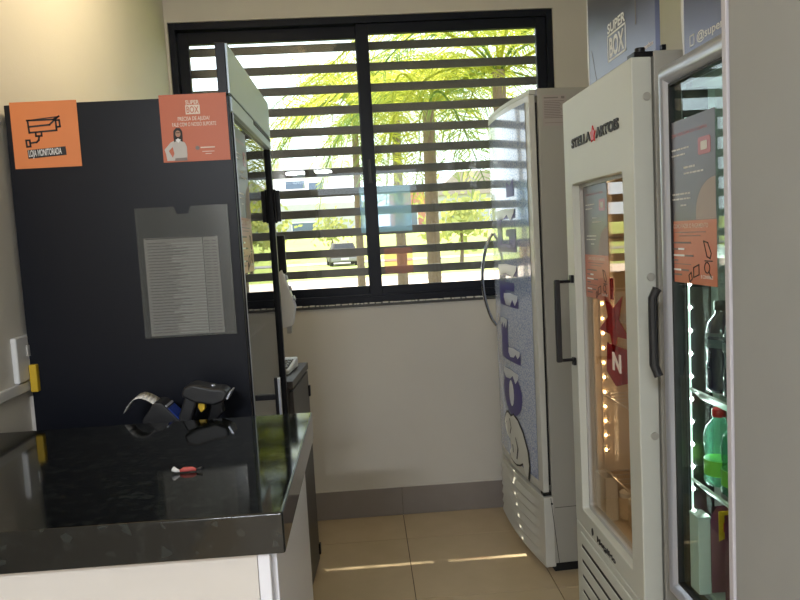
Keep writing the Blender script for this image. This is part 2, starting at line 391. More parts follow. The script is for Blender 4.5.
# card terminal with receipt paper --------------------------------
te = thing('card_terminal', 'black card payment terminal with curling receipt behind the granite counter', 'card terminal', (-.53, 1.83, .995), .0)
side = [(-.035, 0), (.045, 0), (.050, .012), (-.010, .098), (-.030, .104), (-.042, .085)]
tb = obj('body', M().prism([(-.055, .0), (.06, 0), (.062, .045), (-.004, .122), (-.022, .124), (-.055, .080)], -.035, .035, 'y'), 'dark_grey_plastic', te, bevel=.004)
def onslope(t, w0, w1, y=None): pass
d = Vector((.066, 0, -.077)).normalized(); nn = Vector((.759, 0, .651)); p0 = Vector((-.004, 0, .122))
def slab(m, a0, a1, y0, y1, h):
    A = p0+d*a0; B = p0+d*a1
    m.add([(A.x, y0, A.z), (B.x, y0, B.z), (B.x, y1, B.z), (A.x, y1, A.z)]+[(q.x+nn.x*h, yy, q.z+nn.z*h) for q, yy in ((A, y0), (B, y0), (B, y1), (A, y1))],
          [(0, 1, 2, 3), (4, 5, 6, 7), (0, 1, 5, 4), (1, 2, 6, 5), (2, 3, 7, 6), (3, 0, 4, 7)])
    return m
obj('screen', slab(M(), .022, .060, -.030, .030, .002), 'screen_blue', te)
obj('silver_bar', slab(M(), .012, .018, -.030, .030, .003), 'silver', te)
for i in range(3):
    for j in range(3): obj('key', slab(M(), .066+.011*i, .074+.011*i, -.026+.018*j, -.012+.018*j, .003), 'grey_plastic', te)
m = M(); pp = []
for i in range(9):
    t = i/8; pp.append((-.024-.078*t, .118+.026*math.sin(t*2.2)-.040*t*t*t))
for (a, b) in zip(pp[:-1], pp[1:]): m.add([(a[0], -.028, a[1]), (b[0], -.028, b[1]), (b[0], .028, b[1]+.004), (a[0], .028, a[1]+.004)], [(0, 1, 2, 3)])
o = obj('receipt', m, 'paper', te, smooth=True); sm = o.modifiers.new('s', 'SOLIDIFY'); sm.thickness = .0006

# barcode scanner -------------------------------------------------
sc = thing('barcode_scanner', 'dark grey handheld barcode scanner with yellow trigger beside the card terminal', 'scanner', (-.43, 1.82, .995), 0)
hp = [(-.052, .135), (-.045, .158), (-.020, .166), (.030, .152), (.052, .150), (.066, .139), (.058, .118), (.030, .107), (-.020, .118)]
obj('head', M().prism(hp, -.034, .034, 'y'), 'dark_grey_plastic', sc, bevel=.008, seg=3)
obj('lens_window', M().prism([(.060, .122), (.070, .140), (.074, .139), (.064, .120)], -.026, .026, 'y'), 'silver', sc)
obj('grip', M().prism([(-.046, .132), (-.014, .124), (-.058, .0), (-.098, .0)], -.018, .018, 'y'), 'dark_grey_plastic', sc, bevel=.007)
obj('trigger', M().prism([(-.013, .120), (.004, .114), (.001, .094), (-.010, .086), (-.017, .100)], -.010, .010, 'y'), 'yellow', sc, bevel=.003)
obj('stand', M().prism([(.020, .112), (.045, .112), (.048, .085), (.030, .068), (.028, .0), (-.010, .0), (.008, .070)], -.016, .016, 'y'), 'black_plastic', sc, bevel=.004)
obj('button', M().lathe([(.006, 0), (.005, .004)], (.024, 0, .152), 10), 'silver', sc)

# ================================================================ LEFT BLACK FRIDGE
FX, FY = -.330, 1.945; FL = .83
bf = thing('display_fridge', 'tall black glass door display fridge with pale metal header, standing beside the left wall', 'fridge', (FX, FY, 0))
W = .590
sh = M().box(-W, 0, .06, -.003, .018, 1.905).box(-W, FL-.03, .06, -.035, FL, 1.905).box(-W, .018, .06, -W+.02, FL-.03, 1.905)
sh.box(-W+.02, .018, 1.885, -.035, FL-.03, 1.905).box(-W+.02, .018, .06, -.035, FL-.03, .16)
obj('body', sh, 'black_panel', bf, bevel=.002)
box('header_box', (-.030, 0, 1.908, -.004, FL+.002, 2.044), 'black_panel', bf, bevel=.002)
box('header_face', (-.004, .003, 1.912, .002, FL, 2.042), 'header_metal', bf, bevel=.001)
dr = obj('door', M().box(-.034, .019, .10, 0, .032, 1.865).box(-.034, FL-.030, .10, 0, FL, 1.865).box(-.034, .03, .10, 0, FL-.03, .16), 'black_panel', bf, bevel=.003)
box('top_rail', (-.034, .019, 1.866, .002, FL, 1.906), 'header_metal', bf, bevel=.002)
box('finger_slot', (-.002, .40, 1.893, .0035, FL-.02, 1.904), 'gasket', bf)
box('door_glass', (-.018, .028, .158, -.012, FL-.028, 1.866), 'dark_glass', bf)
box('edge_strip', (-.002, .028, .16, .001, .032, 1.865), 'silver', bf)
hd = obj('handle', M().box(.056, .055, .62, .066, .075, 1.125), 'black_plastic', bf, bevel=.003)
obj('handle_strip', M().box(.0655, .056, .625, .072, .074, 1.122), 'silver', hd, bevel=.001)
for zz in (1.068, .66): obj('handle_mount', M().box(-.001, .057, zz-.008, .064, .073, zz+.008), 'black_plastic', bf, bevel=.002)
hb = obj('side_bracket', M().box(0, FL-.022, 1.585, .010, FL-.004, 1.715), 'black_plastic', bf, bevel=.004)
obj('bracket_arm', M().box(.010, FL-.014, 1.59, .024, FL-.004, 1.71), 'black_plastic', bf, bevel=.002)
for zz in (.5, .85, 1.2, 1.55):
    m = M()
    for k in range(14): m.box(-.50, .05+k*.055, zz, -.06, .054+k*.055, zz+.004)
    m.box(-.50, .03, zz-.004, -.494, FL-.04, zz+.004).box(-.066, .03, zz-.004, -.06, FL-.04, zz+.004)
    obj('wire_shelf', m, 'wire', bf)

# ---- posters -------------------------------------------------------
def poster_camera():
    t = thing('camera_poster', 'bright orange square sticker with black security camera drawing and LOJA MONITORADA', 'poster', (-.904, FY-.0015, 1.738))
    s_ = .173
    flat('sheet', rect(0, 0, s_, s_), 0, 'orange_print', t, .0008)
    k = s_/500.; U = lambda x, y: ((x-85)*k, (540-y)*k)
    st = .0045
    m = M()
    m.stroke([U(205, 180), U(400, 180), U(445, 158)], st, -.001); m.stroke([U(205, 180), U(438, 160)], st*.6, -.001)
    m.stroke([U(210, 180), U(215, 272), U(420, 262), U(418, 190)], st, -.001); m.stroke([U(212, 228), U(370, 218), U(440, 160)], st, -.001)
    m.stroke([U(418, 187), U(445, 186), U(448, 235), U(420, 238)], st, -.001)
    m.stroke([U(262, 272), U(262, 300), U(305, 298), U(305, 270)], st, -.001)
    m.stroke([U(285, 302), U(280, 330), U(262, 345), U(218, 350)], st, -.001)
    m.stroke([U(185, 328), U(212, 328), U(215, 375), U(188, 377), U(185, 328)], st, -.001)
    obj('camera_drawing', m, 'ink_dark', t)
    flat('black_band', [U(190, 467), U(478, 450), U(475, 385), U(187, 402)], -.001, 'ink_dark', t)
    tm = text_m('LOJA MONITORADA', .017, 0, 0, -.0022, sx=.60, bold=.012)
    L = max(v[0] for v in tm.v); q = .086/L; a = -.035
    tm.v = [(.038+v[0]*q, v[1], .030+v[2]+v[0]*q*.05) for v in tm.v]
    obj('lettering', tm, 'print_white', t)
poster_camera()
def fit(body, x0, x1, z0, h, y=-.0012, bold=.01):
    m = text_m(body, h, 0, 0, y, bold=bold); a = min(v[0] for v in m.v); b = max(v[0] for v in m.v)
    m.v = [(x0+(v[0]-a)/(b-a)*(x1-x0), v[1], z0+v[2]) for v in m.v]; return m
def poster_support():
    t = thing('support_poster', 'dark orange square sticker with woman figure and help text at the fridge side corner', 'poster', (-.5165, FY-.0015, 1.736))
    s_ = .177
    flat('sheet', rect(0, 0, s_, s_), 0, 'orange_print_b', t, .0008)
    obj('lettering', fit('SUPER', .069, .105, .150, .0105, bold=.02), 'print_cream', t)
    flat('logo_block', rect(.068, .124, .106, .148), -.001, 'print_cream', t)
    obj('lettering', fit('BOX', .071, .103, .1275, .017, y=-.0025, bold=.01), 'orange_print_b', t)
    obj('lettering', fit('PRECISA DE AJUDA?', .046, .130, .108, .010), 'print_cream', t)
    obj('lettering', fit('FALE COM O NOSSO SUPORTE', .030, .146, .093, .010), 'print_cream', t)
    m = M().prism(disc(.092, .035, .0055), -.0015, -.001); obj('chat_icon', m, 'ink_grey', t)
    m = M().box(.100, -.0015, .034, .138, -.001, .037).box(.104, -.0015, .024, .136, -.001, .0255).box(.112, -.0015, .018, .128, -.001, .0195)
    obj('small_lines', m, 'print_cream', t)
    fg = flat('woman_figure', [(.010, .004), (.008, .022), (.005, .034), (.022, .052), (.036, .058), (.050, .056), (.060, .050), (.064, .040), (.064, .018), (.062, .004)], -.001, 'shirt', t)
    flat('gap_under_arm', [(.016, .030), (.025, .012), (.030, .022), (.027, .040)], -.0018, 'orange_print_b', t)
    flat('trousers', [(.030, .003), (.032, .010), (.062, .011), (.064, .003)], -.0018, 'ink_grey', t)
    flat('hair', [(.032, .052), (.031, .066), (.032, .082), (.040, .090), (.050, .089), (.055, .080), (.055, .064), (.054, .052), (.048, .056), (.038, .056)], -.0018, 'hair', t)
    flat('face', disc(.0435, .074, .0088, 14, .78), -.0024, 'skin', t)
    flat('eyes', rect(.0385, .0755, .0485, .0775), -.003, 'hair', t)
    flat('mouth', rect(.0415, .0682, .0455, .0692), -.003, 'red_print', t)
    flat('collar', [(.036, .058), (.043, .050), (.050, .058), (.043, .062)], -.0028, 'print_white', t)
poster_support()
def instruction_poster(label, loc, rz, wd, ht, star=True):
    t = thing('instruction_poster', label, 'poster', loc, rz)
    hs = ht*.385
    flat('orange_sheet', rect(0, 0, wd, hs), 0, 'poster_orange', t, .0008)
    flat('grey_sheet', rect(0, hs, wd, ht), 0, 'poster_dark', t, .0008)
    X = lambda a: a*wd; Z = lambda a: a*ht
    obj('lettering', fit('COMO REALIZAR SUA COMPRA', X(.10), X(.86), Z(.905), Z(.020)), 'poster_pink', t)
    obj('lettering', fit('COMO FAZER O PAGAMENTO', X(.13), X(.85), Z(.340), Z(.026)), 'print_cream', t)
    obj('lettering', fit('E CONFIRME!', X(.70), X(.93), Z(.040), Z(.020)), 'print_white', t)
    m = M()
    for (a, b, zz, hh) in ((.10, .48, .82, .010), (.10, .40, .785, .010), (.38, .60, .70, .012), (.38, .78, .665, .010), (.12, .52, .545, .011), (.10, .50, .515, .010), (.30, .42, .475, .010)):
        x = a
        while x < b: l = min(random.uniform(.04, .09), b-x+.01); m.box(X(x), -.0015, Z(zz), X(x+l), -.001, Z(zz+hh)); x += l+.015
    stuff(obj('text_lines', m, 'paper', t))
    m = M()
    for (a, b, zz, hh) in ((.15, .80, .312, .004), (.25, .70, .290, .004), (.08, .50, .245, .010), (.08, .22, .205, .010), (.38, .55, .165, .010), (.08, .22, .135, .010), (.08, .50, .115, .004), (.30, .45, .075, .010), (.08, .30, .045, .010)):
        m.box(X(a), -.0015, Z(zz), X(b), -.001, Z(zz+hh))
    stuff(obj('text_lines', m, 'ink_grey', t))
    m = M()
    for (a, b, zz) in ((.23, .36, .205), (.08, .36, .165), (.08, .28, .075)): m.box(X(a), -.0015, Z(zz), X(b), -.001, Z(zz+.012))
    stuff(obj('bold_lines', m, 'print_white', t))
    flat('app_icon', rrect(X(.68), Z(.76), X(.92), Z(.86), wd*.03), -.001, 'poster_pink', t)
    flat('app_icon_mark', rrect(X(.74), Z(.785), X(.86), Z(.835), wd*.01), -.0016, 'paper', t)
    a = [(X(1.0), hs+.001), (X(.62), hs+.001)]+[(X(.62)+X(.38)*(1-math.cos(th)), hs+Z(.04)+Z(.20)*math.sin(th)) for th in [math.pi/2*i/8 for i in range(9)]]
    flat('pale_circle', a, -.001, 'paper_grey', t)
    m = M()
    for q in ([(.76, .26), (.84, .25), (.90, .19), (.88, .16), (.82, .17), (.76, .26)], [(.78, .145), (.92, .145)], [(.85, .085), (.90, .05)], [(.55, .10), (.66, .12), (.66, .06), (.55, .04), (.55, .10)], [(.45, .05), (.50, .07), (.52, .03), (.47, .01), (.45, .05)]):
        m.stroke([(X(a_), Z(b_)) for a_, b_ in q], .0022, -.001)
    pts = [(p_[0], p_[1]) for p_ in disc(X(.82), Z(.105), wd*.05, 12)]; m.stroke(pts+[pts[0]], .002, -.001)
    stuff(obj('icons', m, 'ink_dark', t))
    return t

# document holder on the fridge side ------------------------------
dh = thing('document_holder', 'clear acrylic document sleeve screwed to the black fridge side', 'document holder', (-.603, FY-.001, 1.266))
hw, hh = .247, .352
m = M().prism([(0, 0), (hw, 0), (hw, hh), (hw*.60, hh), (hw*.57, hh-.020), (hw*.45, hh-.020), (hw*.42, hh), (0, hh)], -.0075, -.006)
obj('front_sheet', m, 'acrylic', dh)
m = M().box(0, -.006, 0, .004, 0, hh).box(hw-.004, -.006, 0, hw, 0, hh).box(.004, -.006, 0, hw-.004, 0, .004)
obj('folded_edge', m, 'acrylic', dh)
pa = thing('price_list', 'printed price list sheet inside the clear acrylic sleeve', 'paper', (-.587, FY-.003, 1.271), -.0)
flat('sheet', [(0, 0), (.198, .0), (.197, .264), (0, .266)], 0, 'paper_grey', pa)
m = M(); m2 = M()
for k in range(31):
    zz = .250-k*.0081
    m.box(.008, -.0009, zz, .008+random.uniform(.05, .11), -.0006, zz+.0028).box(.160, -.0009, zz, .176, -.0006, zz+.0026).box(.180, -.0009, zz, .192, -.0006, zz+.0026)
    if k % 1 == 0: m2.box(.065+random.uniform(0, .03), -.00075, zz-.0018, .156, -.0006, zz-.0004)
obj('printed_rows', m, 'ink_grey', pa); obj('ruled_lines', m2, 'paper', pa)
m = M().box(.156, -.0009, .005, .1575, -.0006, .262).box(.004, -.0009, .262, .194, -.0006, .2645)
obj('column_rules', m, 'ink_dark', pa)
instruction_poster('grey and orange instruction poster on the door of the black fridge', (FX-.0095, 2.00, 1.425), math.pi/2, .215, .415)

# ================================================================ CABINET behind fridge and the things on it
cb = thing('low_cabinet', 'low dark grey cabinet with hinged door behind the black fridge', 'cabinet', (-.283, 3.235, 0), -.061)
# local: y from -.49 (near) to 0 (far); x to the left
box('carcass', (-.55, -.43, .0, -.020, 0, .925), 'cabinet_dark', cb, bevel=.002)
box('worktop', (-.57, -.435, .925, .0, .004, .955), 'cabinet_dark', cb, bevel=.002)
dd = box('door', (-.019, -.428, .02, -.002, -.004, .915), 'cabinet_dark', cb, bevel=.002)
for zz in (.045, .80):
    box('hinge', (-.006, -.022, zz, .006, .004, zz+.05), 'black_plastic', cb, bevel=.002)
ca = thing('keypad', 'white desktop keypad device with black keys on dark cabinet', 'calculator', (-.372, 3.00, .957), math.pi-.12)
obj('body', M().prism([(-.14, 0), (.05, 0), (.05, .018), (-.14, .045)], -.04, .055, 'x'), 'white_plastic', ca, bevel=.006)
kp = obj('key_panel', M().add([(-.030, -.095, .041), (.040, -.095, .041), (.040, .035, .0225), (-.030, .035, .0225)], [(0, 1, 2, 3)]), 'ink_dark', ca)
for i in range(4):
    for j in range(4):
        yy = -.088+.030*i; zz = .0405-(yy+.095)*.1425
        obj('key', M().box(-.026+.017*j, yy, zz-.002, -.014+.017*j, yy+.018, zz+.003), 'grey_plastic', ca)
hu = thing('wall_dispenser', 'white plastic unit with three round knobs on black post behind fridge door', 'dispenser', (-.33, 3.02, .957))
obj('post', M().box(-.05, -.01, 0, -.036, .01, .58), 'black_plastic', hu, bevel=.002)
obj('black_holder', M().box(-.040, -.014, .42, .004, .016, .585), 'black_plastic', hu, bevel=.008)
obj('casing', M().prism([(-.036, .42), (-.015, .44), (.032, .28), (.016, .20), (-.036, .19)], -.035, .035, 'y'), 'white_plastic', hu, bevel=.006)
for (xx, zz) in ((-.004, .40), (.010, .355), (.022, .312)):
    obj('knob', M().tube([(xx-.010, -.0, zz), (xx+.009, 0, zz+.004)], .011, 14), 'silver', hu, smooth='auto')
obj('nozzle', M().box(-.012, -.012, .165, .008, .012, .195), 'grey_plastic', hu, bevel=.003)

# ================================================================ ICE FREEZER (far right)
IX, IY = .718, 2.93; IL = .735
iz = thing('ice_freezer', 'white upright ice freezer with blue GELO lettering and polar bear, beside the window', 'freezer', (IX, IY, 0), .065)
def bulge(t):      # plan of the front: x offset at t = y/IL
    t = min(max(t, 0), 1); return (-.024*math.sin(math.pi*min(1, t)) + (.035*max(0, (t-.88)/.12)**2)) if 0 < t else 0.0
def curved(x_in, z0, z1, off=0, t0=0., t1=1., n=28):
    m = M(); fr_ = [(bulge(t0+(t1-t0)*i/n)+off, IL*(t0+(t1-t0)*i/n)) for i in range(n+1)]
    poly = fr_+[(x_in, IL*t1), (x_in, IL*t0)]
    m.prism([(p[0], p[1]) for p in poly], z0, z1, 'z'); return m
obj('body', M().box(.037, .0, .05, .66, IL, 2.085), 'side_enamel', iz, bevel=.004)
obj('door', curved(.026, .372, 2.06), 'white_enamel', iz, bevel=.005, seg=2)
obj('top_cap', curved(.030, 2.061, 2.080, off=.002), 'cream_enamel', iz, bevel=.004)
obj('gasket', M().box(.026, .012, .40, .037, IL-.01, 2.03), 'gasket', iz)
box('hinge', (.022, .004, 2.056, .05, .03, 2.082), 'silver', iz, bevel=.003)
box('hinge', (.0, .004, .356, .05, .04, .370), 'gasket', iz, bevel=.002)
m = M(); n = 28; t0, t1 = .055, .955     # curved print sheet
vs = []
for i in range(n+1):
    t = t0+(t1-t0)*i/n
    for off in (-.0025, 0.001):
        for zz in (.415, 2.035): vs.append((bulge(t)+off, IL*t, zz))
fs_ = []
for i in range(n):
    a = i*4; b = a+4
    fs_ += [(a, a+1, b+1, b), (a+2, a+3, b+3, b+2), (a, b, b+2, a+2), (a+1, b+1, b+3, a+3)]
m.add(vs, fs_); obj('printed_panel', m, 'ice_print', iz, smooth='auto')
def on_front(m2d, off, zoff=0):         # (u to the viewer's right = -y, v up) -> curved front
    out = M()
    out.v = [(bulge((yy)/IL)-off, yy, z_) for (u_, v_) in m2d.v for yy, z_ in [(u_, v_)]]
    out.f = m2d.f; return out
class F2:
    def __init__(s): s.v = []; s.f = []
def subdivided(poly):      # triangulate a 2D polygon (y,z) finely so that it can follow the curve
    bm = bmesh.new(); vs = [bm.verts.new((p[0], p[1], 0)) for p in poly]; bm.faces.new(vs)
    bmesh.ops.triangulate(bm, faces=bm.faces)
    ymin = min(p[0] for p in poly); ymax = max(p[0] for p in poly)
    yy = ymin+.02
    while yy < ymax:
        bmesh.ops.bisect_plane(bm, geom=bm.verts[:]+bm.edges[:]+bm.faces[:], plane_co=(yy, 0, 0), plane_no=(1, 0, 0)); yy += .02
    o = F2(); bm.verts.index_update(); o.v = [(v.co.x, v.co.y) for v in bm.verts]; o.f = [tuple(v.index for v in fc.verts) for fc in bm.faces]; bm.free(); return o
def front_poly(name, poly, off, material): return obj(name, on_front(subdivided(poly), off), material, iz)
Yc = .495                                 # far side of the letters (local y); letters run to Yc-.33
def LP(pts, zb, h=.19, wd=.30): return [(Yc-p[0]*wd, zb+p[1]*h) for p in pts]
snow = lambda n=7, a=.10: None
def snowtop(x0, x1, z, seed, drop=.22):
    rd = random.Random(seed); p = [(x0, z+.07)]; p.append(((x0+x1)/2, z+.10)); p.append((x1, z+.07)); k = 6
    for i in range(k+1):
        xx = x1+(x0-x1)*i/k; p.append((xx+(x0-x1)*.03, z-(drop if i % 2 else .05)*rd.uniform(.5, 1)))
    return p
zG, zE, zL, zO, zB = 1.41, 1.155, .895, .645, .405
front_poly('letter', LP([(0, 0), (1, 0), (1, .55), (.55, .55), (.55, .38), (.70, .38), (.70, .20), (.30, .20), (.30, .80), (1, .80), (1, 1), (0, 1)], zG), .0045, 'blue_ink')
front_poly('letter', LP([(0, 0), (1, 0), (1, .24), (.38, .24), (.38, .40), (.85, .40), (.85, .60), (.38, .60), (.38, .76), (1, .76), (1, 1), (0, 1)], zE), .0045, 'blue_ink')
front_poly('letter', LP([(0, 0), (1, 0), (1, .28), (.40, .28), (.40, 1), (0, 1)], zL), .0045, 'blue_ink')
ring = [(.5+.5*math.cos(a)*1, .5+.55*math.sin(a)) for a in [2*math.pi*i/28 for i in range(28)]]
front_poly('letter', LP(ring, zO), .0045, 'blue_ink')
front_poly('letter_hole', LP([(.5+.13*math.cos(a), .5+.33*math.sin(a)) for a in [2*math.pi*i/16 for i in range(16)]], zO), .0058, 'snow_ink')
for (a, b, zt, zb, s_) in ((0, 1, .95, zG, 1), (0, 1, .95, zE, 2), (.30, 1, .24, zE, 5), (0, .42, .95, zL, 3), (.45, 1, .26, zL, 4), (.1, .9, 1.0, zO, 6)):
    front_poly('snow_cap', LP(snowtop(a, b, zt, s_), zb), .0066, 'snow_ink')
front_poly('blue_mark', [(.30, 1.66), (.20, 1.66), (.20, 1.74), (.25, 1.71), (.30, 1.73)], .0045, 'blue_ink')
bear = [(.02, .86), (.10, 1.0), (.20, 1.06), (.34, 1.02), (.46, 1.10), (.64, 1.04), (.82, .84), (.96, .52), (1.0, .22), (.95, -.10), (.84, -.02), (.78, .16), (.66, .06), (.52, .0), (.40, .0), (.28, .03), (.22, .16), (.30, .28), (.26, .46), (.12, .50), (.04, .62), (-.02, .74)]
def scale_poly(p, s_, c=(.5, .5)): return [(c[0]+(q[0]-c[0])*s_, c[1]+(q[1]-c[1])*s_) for q in p]
front_poly('bear_outline', LP(scale_poly(bear, 1.08), zB, .21, .36), .0045, 'ink_dark')
br = front_poly('polar_bear', LP(bear, zB, .21, .36), .0062, 'bear_ink')
for q in ([(.30, .96), (.36, .76), (.30, .60), (.27, .60), (.33, .76), (.27, .96)], [(.55, .62), (.64, .40), (.58, .14), (.54, .14), (.60, .40), (.52, .62)], [(.38, .40), (.40, .22), (.43, .22), (.41, .40)], [(.08, .80), (.12, .82), (.12, .78)], [(-.02, .74), (.04, .74), (.03, .68)]):
    front_poly('bear_line', LP(q, zB, .21, .36), .0078, 'ink_dark')
# base with louvres
obj('base_cover', curved(.046, .035, .350), 'white_enamel', iz, bevel=.004)
box('base_plinth', (.05, .03, 0, .62, IL-.03, .05), 'gasket', iz)
for k in range(6):
    zz = .30-k*.046; m = M(); n = 24; t0, t1 = .07, .93; vs = []; ff = []
    for i in range(n+1):
        t = t0+(t1-t0)*i/n; e = min(1, min(i, n-i)/2.0)
        vs += [(bulge(t)-.0005, IL*t, zz+.020), (bulge(t)-.013*e, IL*t, zz-.006), (bulge(t)-.010*e, IL*t, zz-.012), (bulge(t)+.002, IL*t, zz-.012)]
    for i in range(n):
        a = i*4; b = a+4
        for c in range(3): ff.append((a+c, a+c+1, b+c+1, b+c))
    m.add(vs, ff); obj('louvre', m, 'white_enamel', iz, smooth='auto')
m = M(); pts = []
for i in range(15):
    t = i/14; pts.append((bulge(.86)-.006-.062*math.sin(math.pi*t)**.7, IL*.86, 1.03+.47*t))
obj('handle', m.tube(pts, .0085, 10), 'chrome', iz, smooth='auto')
lb = obj('spec_label', M().box(.058, -.0012, 1.93, .160, 0, 2.055), 'paper_grey', iz)
m = M()
for k in range(11): m.box(.064, -.0018, 2.030-k*.0068, .064+random.uniform(.05, .088), -.0012, 2.0325-k*.0068)
m.box(.064, -.0018, 2.042, .125, -.0012, 2.047).box(.138, -.0018, 2.040, .152, -.0012, 2.050).box(.064, -.0018, 1.942, .148, -.0012, 1.9435)
obj('printed_lines', m, 'ink_grey', lb)
obj('side_seam', M().box(.048, -.0008, .30, .66, .0, .302), 'gasket', iz)
obj('screw', M().tube([(.035, -.002, .32), (.035, 0.002, .32)], .005, 8), 'gasket', iz)
m = M().add([(.030, -.0016, .035), (.060, -.0016, .035), (.030, -.0016, .33), (.012, -.0016, .33)], [(0, 1, 2, 3)])
obj('cover_seam', M().add([(.060, -.0012, .035), (.0625, -.0012, .035), (.0325, -.0012, .345), (.030, -.0012, .345)], [(0, 1, 2, 3)]), 'gasket', iz)

# ================================================================ CREAM BEER COOLER
BX, BY, BL = .650, 1.656, .565
bc = thing('beer_cooler', 'cream upright beer cooler with bronze tinted glass door and black pull handle', 'cooler', (BX, BY, 0))
dz0, dz1 = .035, 1.892; gy0, gy1, gz0, gz1 = .075, .492, .612, 1.634
m = M()
# frame with a rounded opening
op = rrect(gy0, gz0, gy1, gz1, .009); ou = [(0, dz0), (BL, dz0), (BL, dz1), (0, dz1)]
def frame_mesh(outer, inner, x0, x1):   # outer rect corners, inner ccw loop starting bottom-right
    bm = bmesh.new()
    ov = [bm.verts.new((0, p[0], p[1])) for p in outer]; iv = [bm.verts.new((0, p[0], p[1])) for p in inner]
    es = [bm.edges.new((ov[i], ov[(i+1) % len(ov)])) for i in range(len(ov))]+[bm.edges.new((iv[i], iv[(i+1) % len(iv)])) for i in range(len(iv))]
    bmesh.ops.triangle_fill(bm, use_beauty=True, edges=es)
    bm.verts.index_update(); m = M()
    n = len(bm.verts); tri = [tuple(v.index for v in fc.verts) for fc in bm.faces]
    vs = [(x0, v.co.y, v.co.z) for v in bm.verts]+[(x1, v.co.y, v.co.z) for v in bm.verts]
    ff = tri+[tuple(i+n for i in reversed(t)) for t in tri]
    k = len(outer)
    for i in range(k): ff.append((i, (i+1) % k, (i+1) % k+n, i+n))
    l = len(inner)
    for i in range(l): ff.append((k+i, k+(i+1) % l, k+(i+1) % l+n, k+i+n))
    m.add(vs, ff); bm.free(); return m
fmesh = frame_mesh([(0, gz0-.06), (BL, gz0-.06), (BL, dz1), (0, dz1)], op, 0, .050)
obj('door', fmesh, 'cream_enamel', bc, bevel=.004)
obj('glass_rim', frame_mesh([(gy0, gz0), (gy1, gz0), (gy1, gz1), (gy0, gz1)], rrect(gy0+.012, gz0+.012, gy1-.010, gz1-.010, .012), .022, .046), 'grey_plastic', bc)
box('door_glass', (.030, gy0+.006, gz0+.006, .034, gy1-.006, gz1-.006), 'bronze_glass', bc)
box('lower_panel', (0, 0, .035, .05, BL, gz0-.0615), 'cream_enamel', bc, bevel=.004)
for k in range(9):
    zz = .512-k*.050
    m = M().prism([(.0, zz+.018), (-.004, zz+.017), (-.008, zz-.011), (-.004, zz-.013), (.002, zz-.012)], .040, .510, 'y')
    box('louvre_gap', (-.0012, .044, zz-.034, .001, .506, zz-.010), 'gasket', bc)
    obj('louvre', m, 'cream_enamel', bc, bevel=.001)
# hollow body
m = M().box(.055, .0, .04, .68, .035, 1.905).box(.055, BL-.03, .04, .68, BL, 1.905).box(.64, .035, .04, .68, BL-.03, 1.905).box(.055, .035, 1.80, .64, BL-.03, 1.905).box(.055, .035, .04, .64, BL-.03, .585)
obj('body', m, 'side_enamel', bc, bevel=.003)
m = M().box(.056, .036, .586, .62, .044, 1.79).box(.056, .498, .586, .62, BL-.031, 1.79).box(.62, .036, .586, .635, BL-.031, 1.79).box(.056, .044, .586, .62, .498, .60)
obj('inner_liner', m, 'inner_cream', bc)
for (zz) in (1.80, 1.375, .985, .545): obj('cap', M().tube([(.036, -.004, zz), (.036, .002, zz)], .010, 16), 'side_enamel', bc, bevel=.002)
for zz in (1.338, 1.090): obj('handle_arm', M().tube([(.0, .512, zz), (-.052, .512, zz)], .005, 8), 'black_plastic', bc)

hbr = obj('handle', M().box(-.062, .500, 1.085, -.044, .516, 1.345), 'dark_grey_plastic', bc, bevel=.004)
for zz in (1.345, 1.085): box('handle_mount', (-.010, .502, zz-.012, 0, .524, zz+.012), 'black_plastic', bc, bevel=.002)
obj('hinge', M().box(.010, .004, 1.893, .06, .05, 1.905).lathe([(.012, 0), (.012, .014)], (.03, .02, 1.902), 12), 'black_plastic', bc, bevel=.002)
box('foot', (.02, .01, 0, .06, .05, .04), 'black_plastic', bc); box('foot', (.6, .01, 0, .64, .05, .04), 'black_plastic', bc)
box('foot', (.02, BL-.05, 0, .06, BL-.01, .04), 'black_plastic', bc); box('foot', (.6, BL-.05, 0, .64, BL-.01, .04), 'black_plastic', bc)
def face_text(body, size, y_left, z, parent, material, h=None, x=-.0015, sx=.8, slope=0, bold=.015, name='lettering', shear=0):
    tm = text_m(body, size, 0, 0, 0, sx=sx, bold=bold, shear=shear)
    tm.v = [(x, y_left-v[0], z+v[2]) for v in tm.v]; return obj(name, tm, material, parent)
lg = obj('logo_plate', M().box(0, 0, 0, .0001, .0001, .0001), 'ink_dark', bc) if False else None
def fit_face(body, y0, y1, z, size, parent, material, x, bold=.02, name='lettering'):
    tm = text_m(body, size, 0, 0, 0, bold=bold); a = min(v[0] for v in tm.v); b = max(v[0] for v in tm.v)
    tm.v = [(x, y0+(v[0]-a)/(b-a)*(y1-y0), z+v[2]) for v in tm.v]; o = obj(name, tm, material, parent)
    sm = o.modifiers.new('s', 'SOLIDIFY'); sm.thickness = .003; return o
fit_face('STELLA', .475, .300, 1.742, .026, bc, 'ink_dark', -.003, .03)
fit_face('ARTOIS', .255, .085, 1.742, .026, bc, 'ink_dark', -.003, .03)
obj('red_star', M().prism([(.278+.022*math.cos(math.pi/2+i*math.pi/5)*(1 if i % 2 == 0 else .55), 1.755+.024*math.sin(math.pi/2+i*math.pi/5)*(1 if i % 2 == 0 else .55)) for i in range(10)], -.004, -.0005, 'x'), 'red_print', bc)
fit_face('Metalfrio', .355, .200, .566, .016, bc, 'ink_dark', -.001, .03)
obj('maker_mark', M().prism([(.395+.008*math.cos(i), .577+.012*math.sin(i)) for i in [k*math.pi/4 for k in range(8)]], -.002, -.0005, 'x'), 'ink_dark', bc)
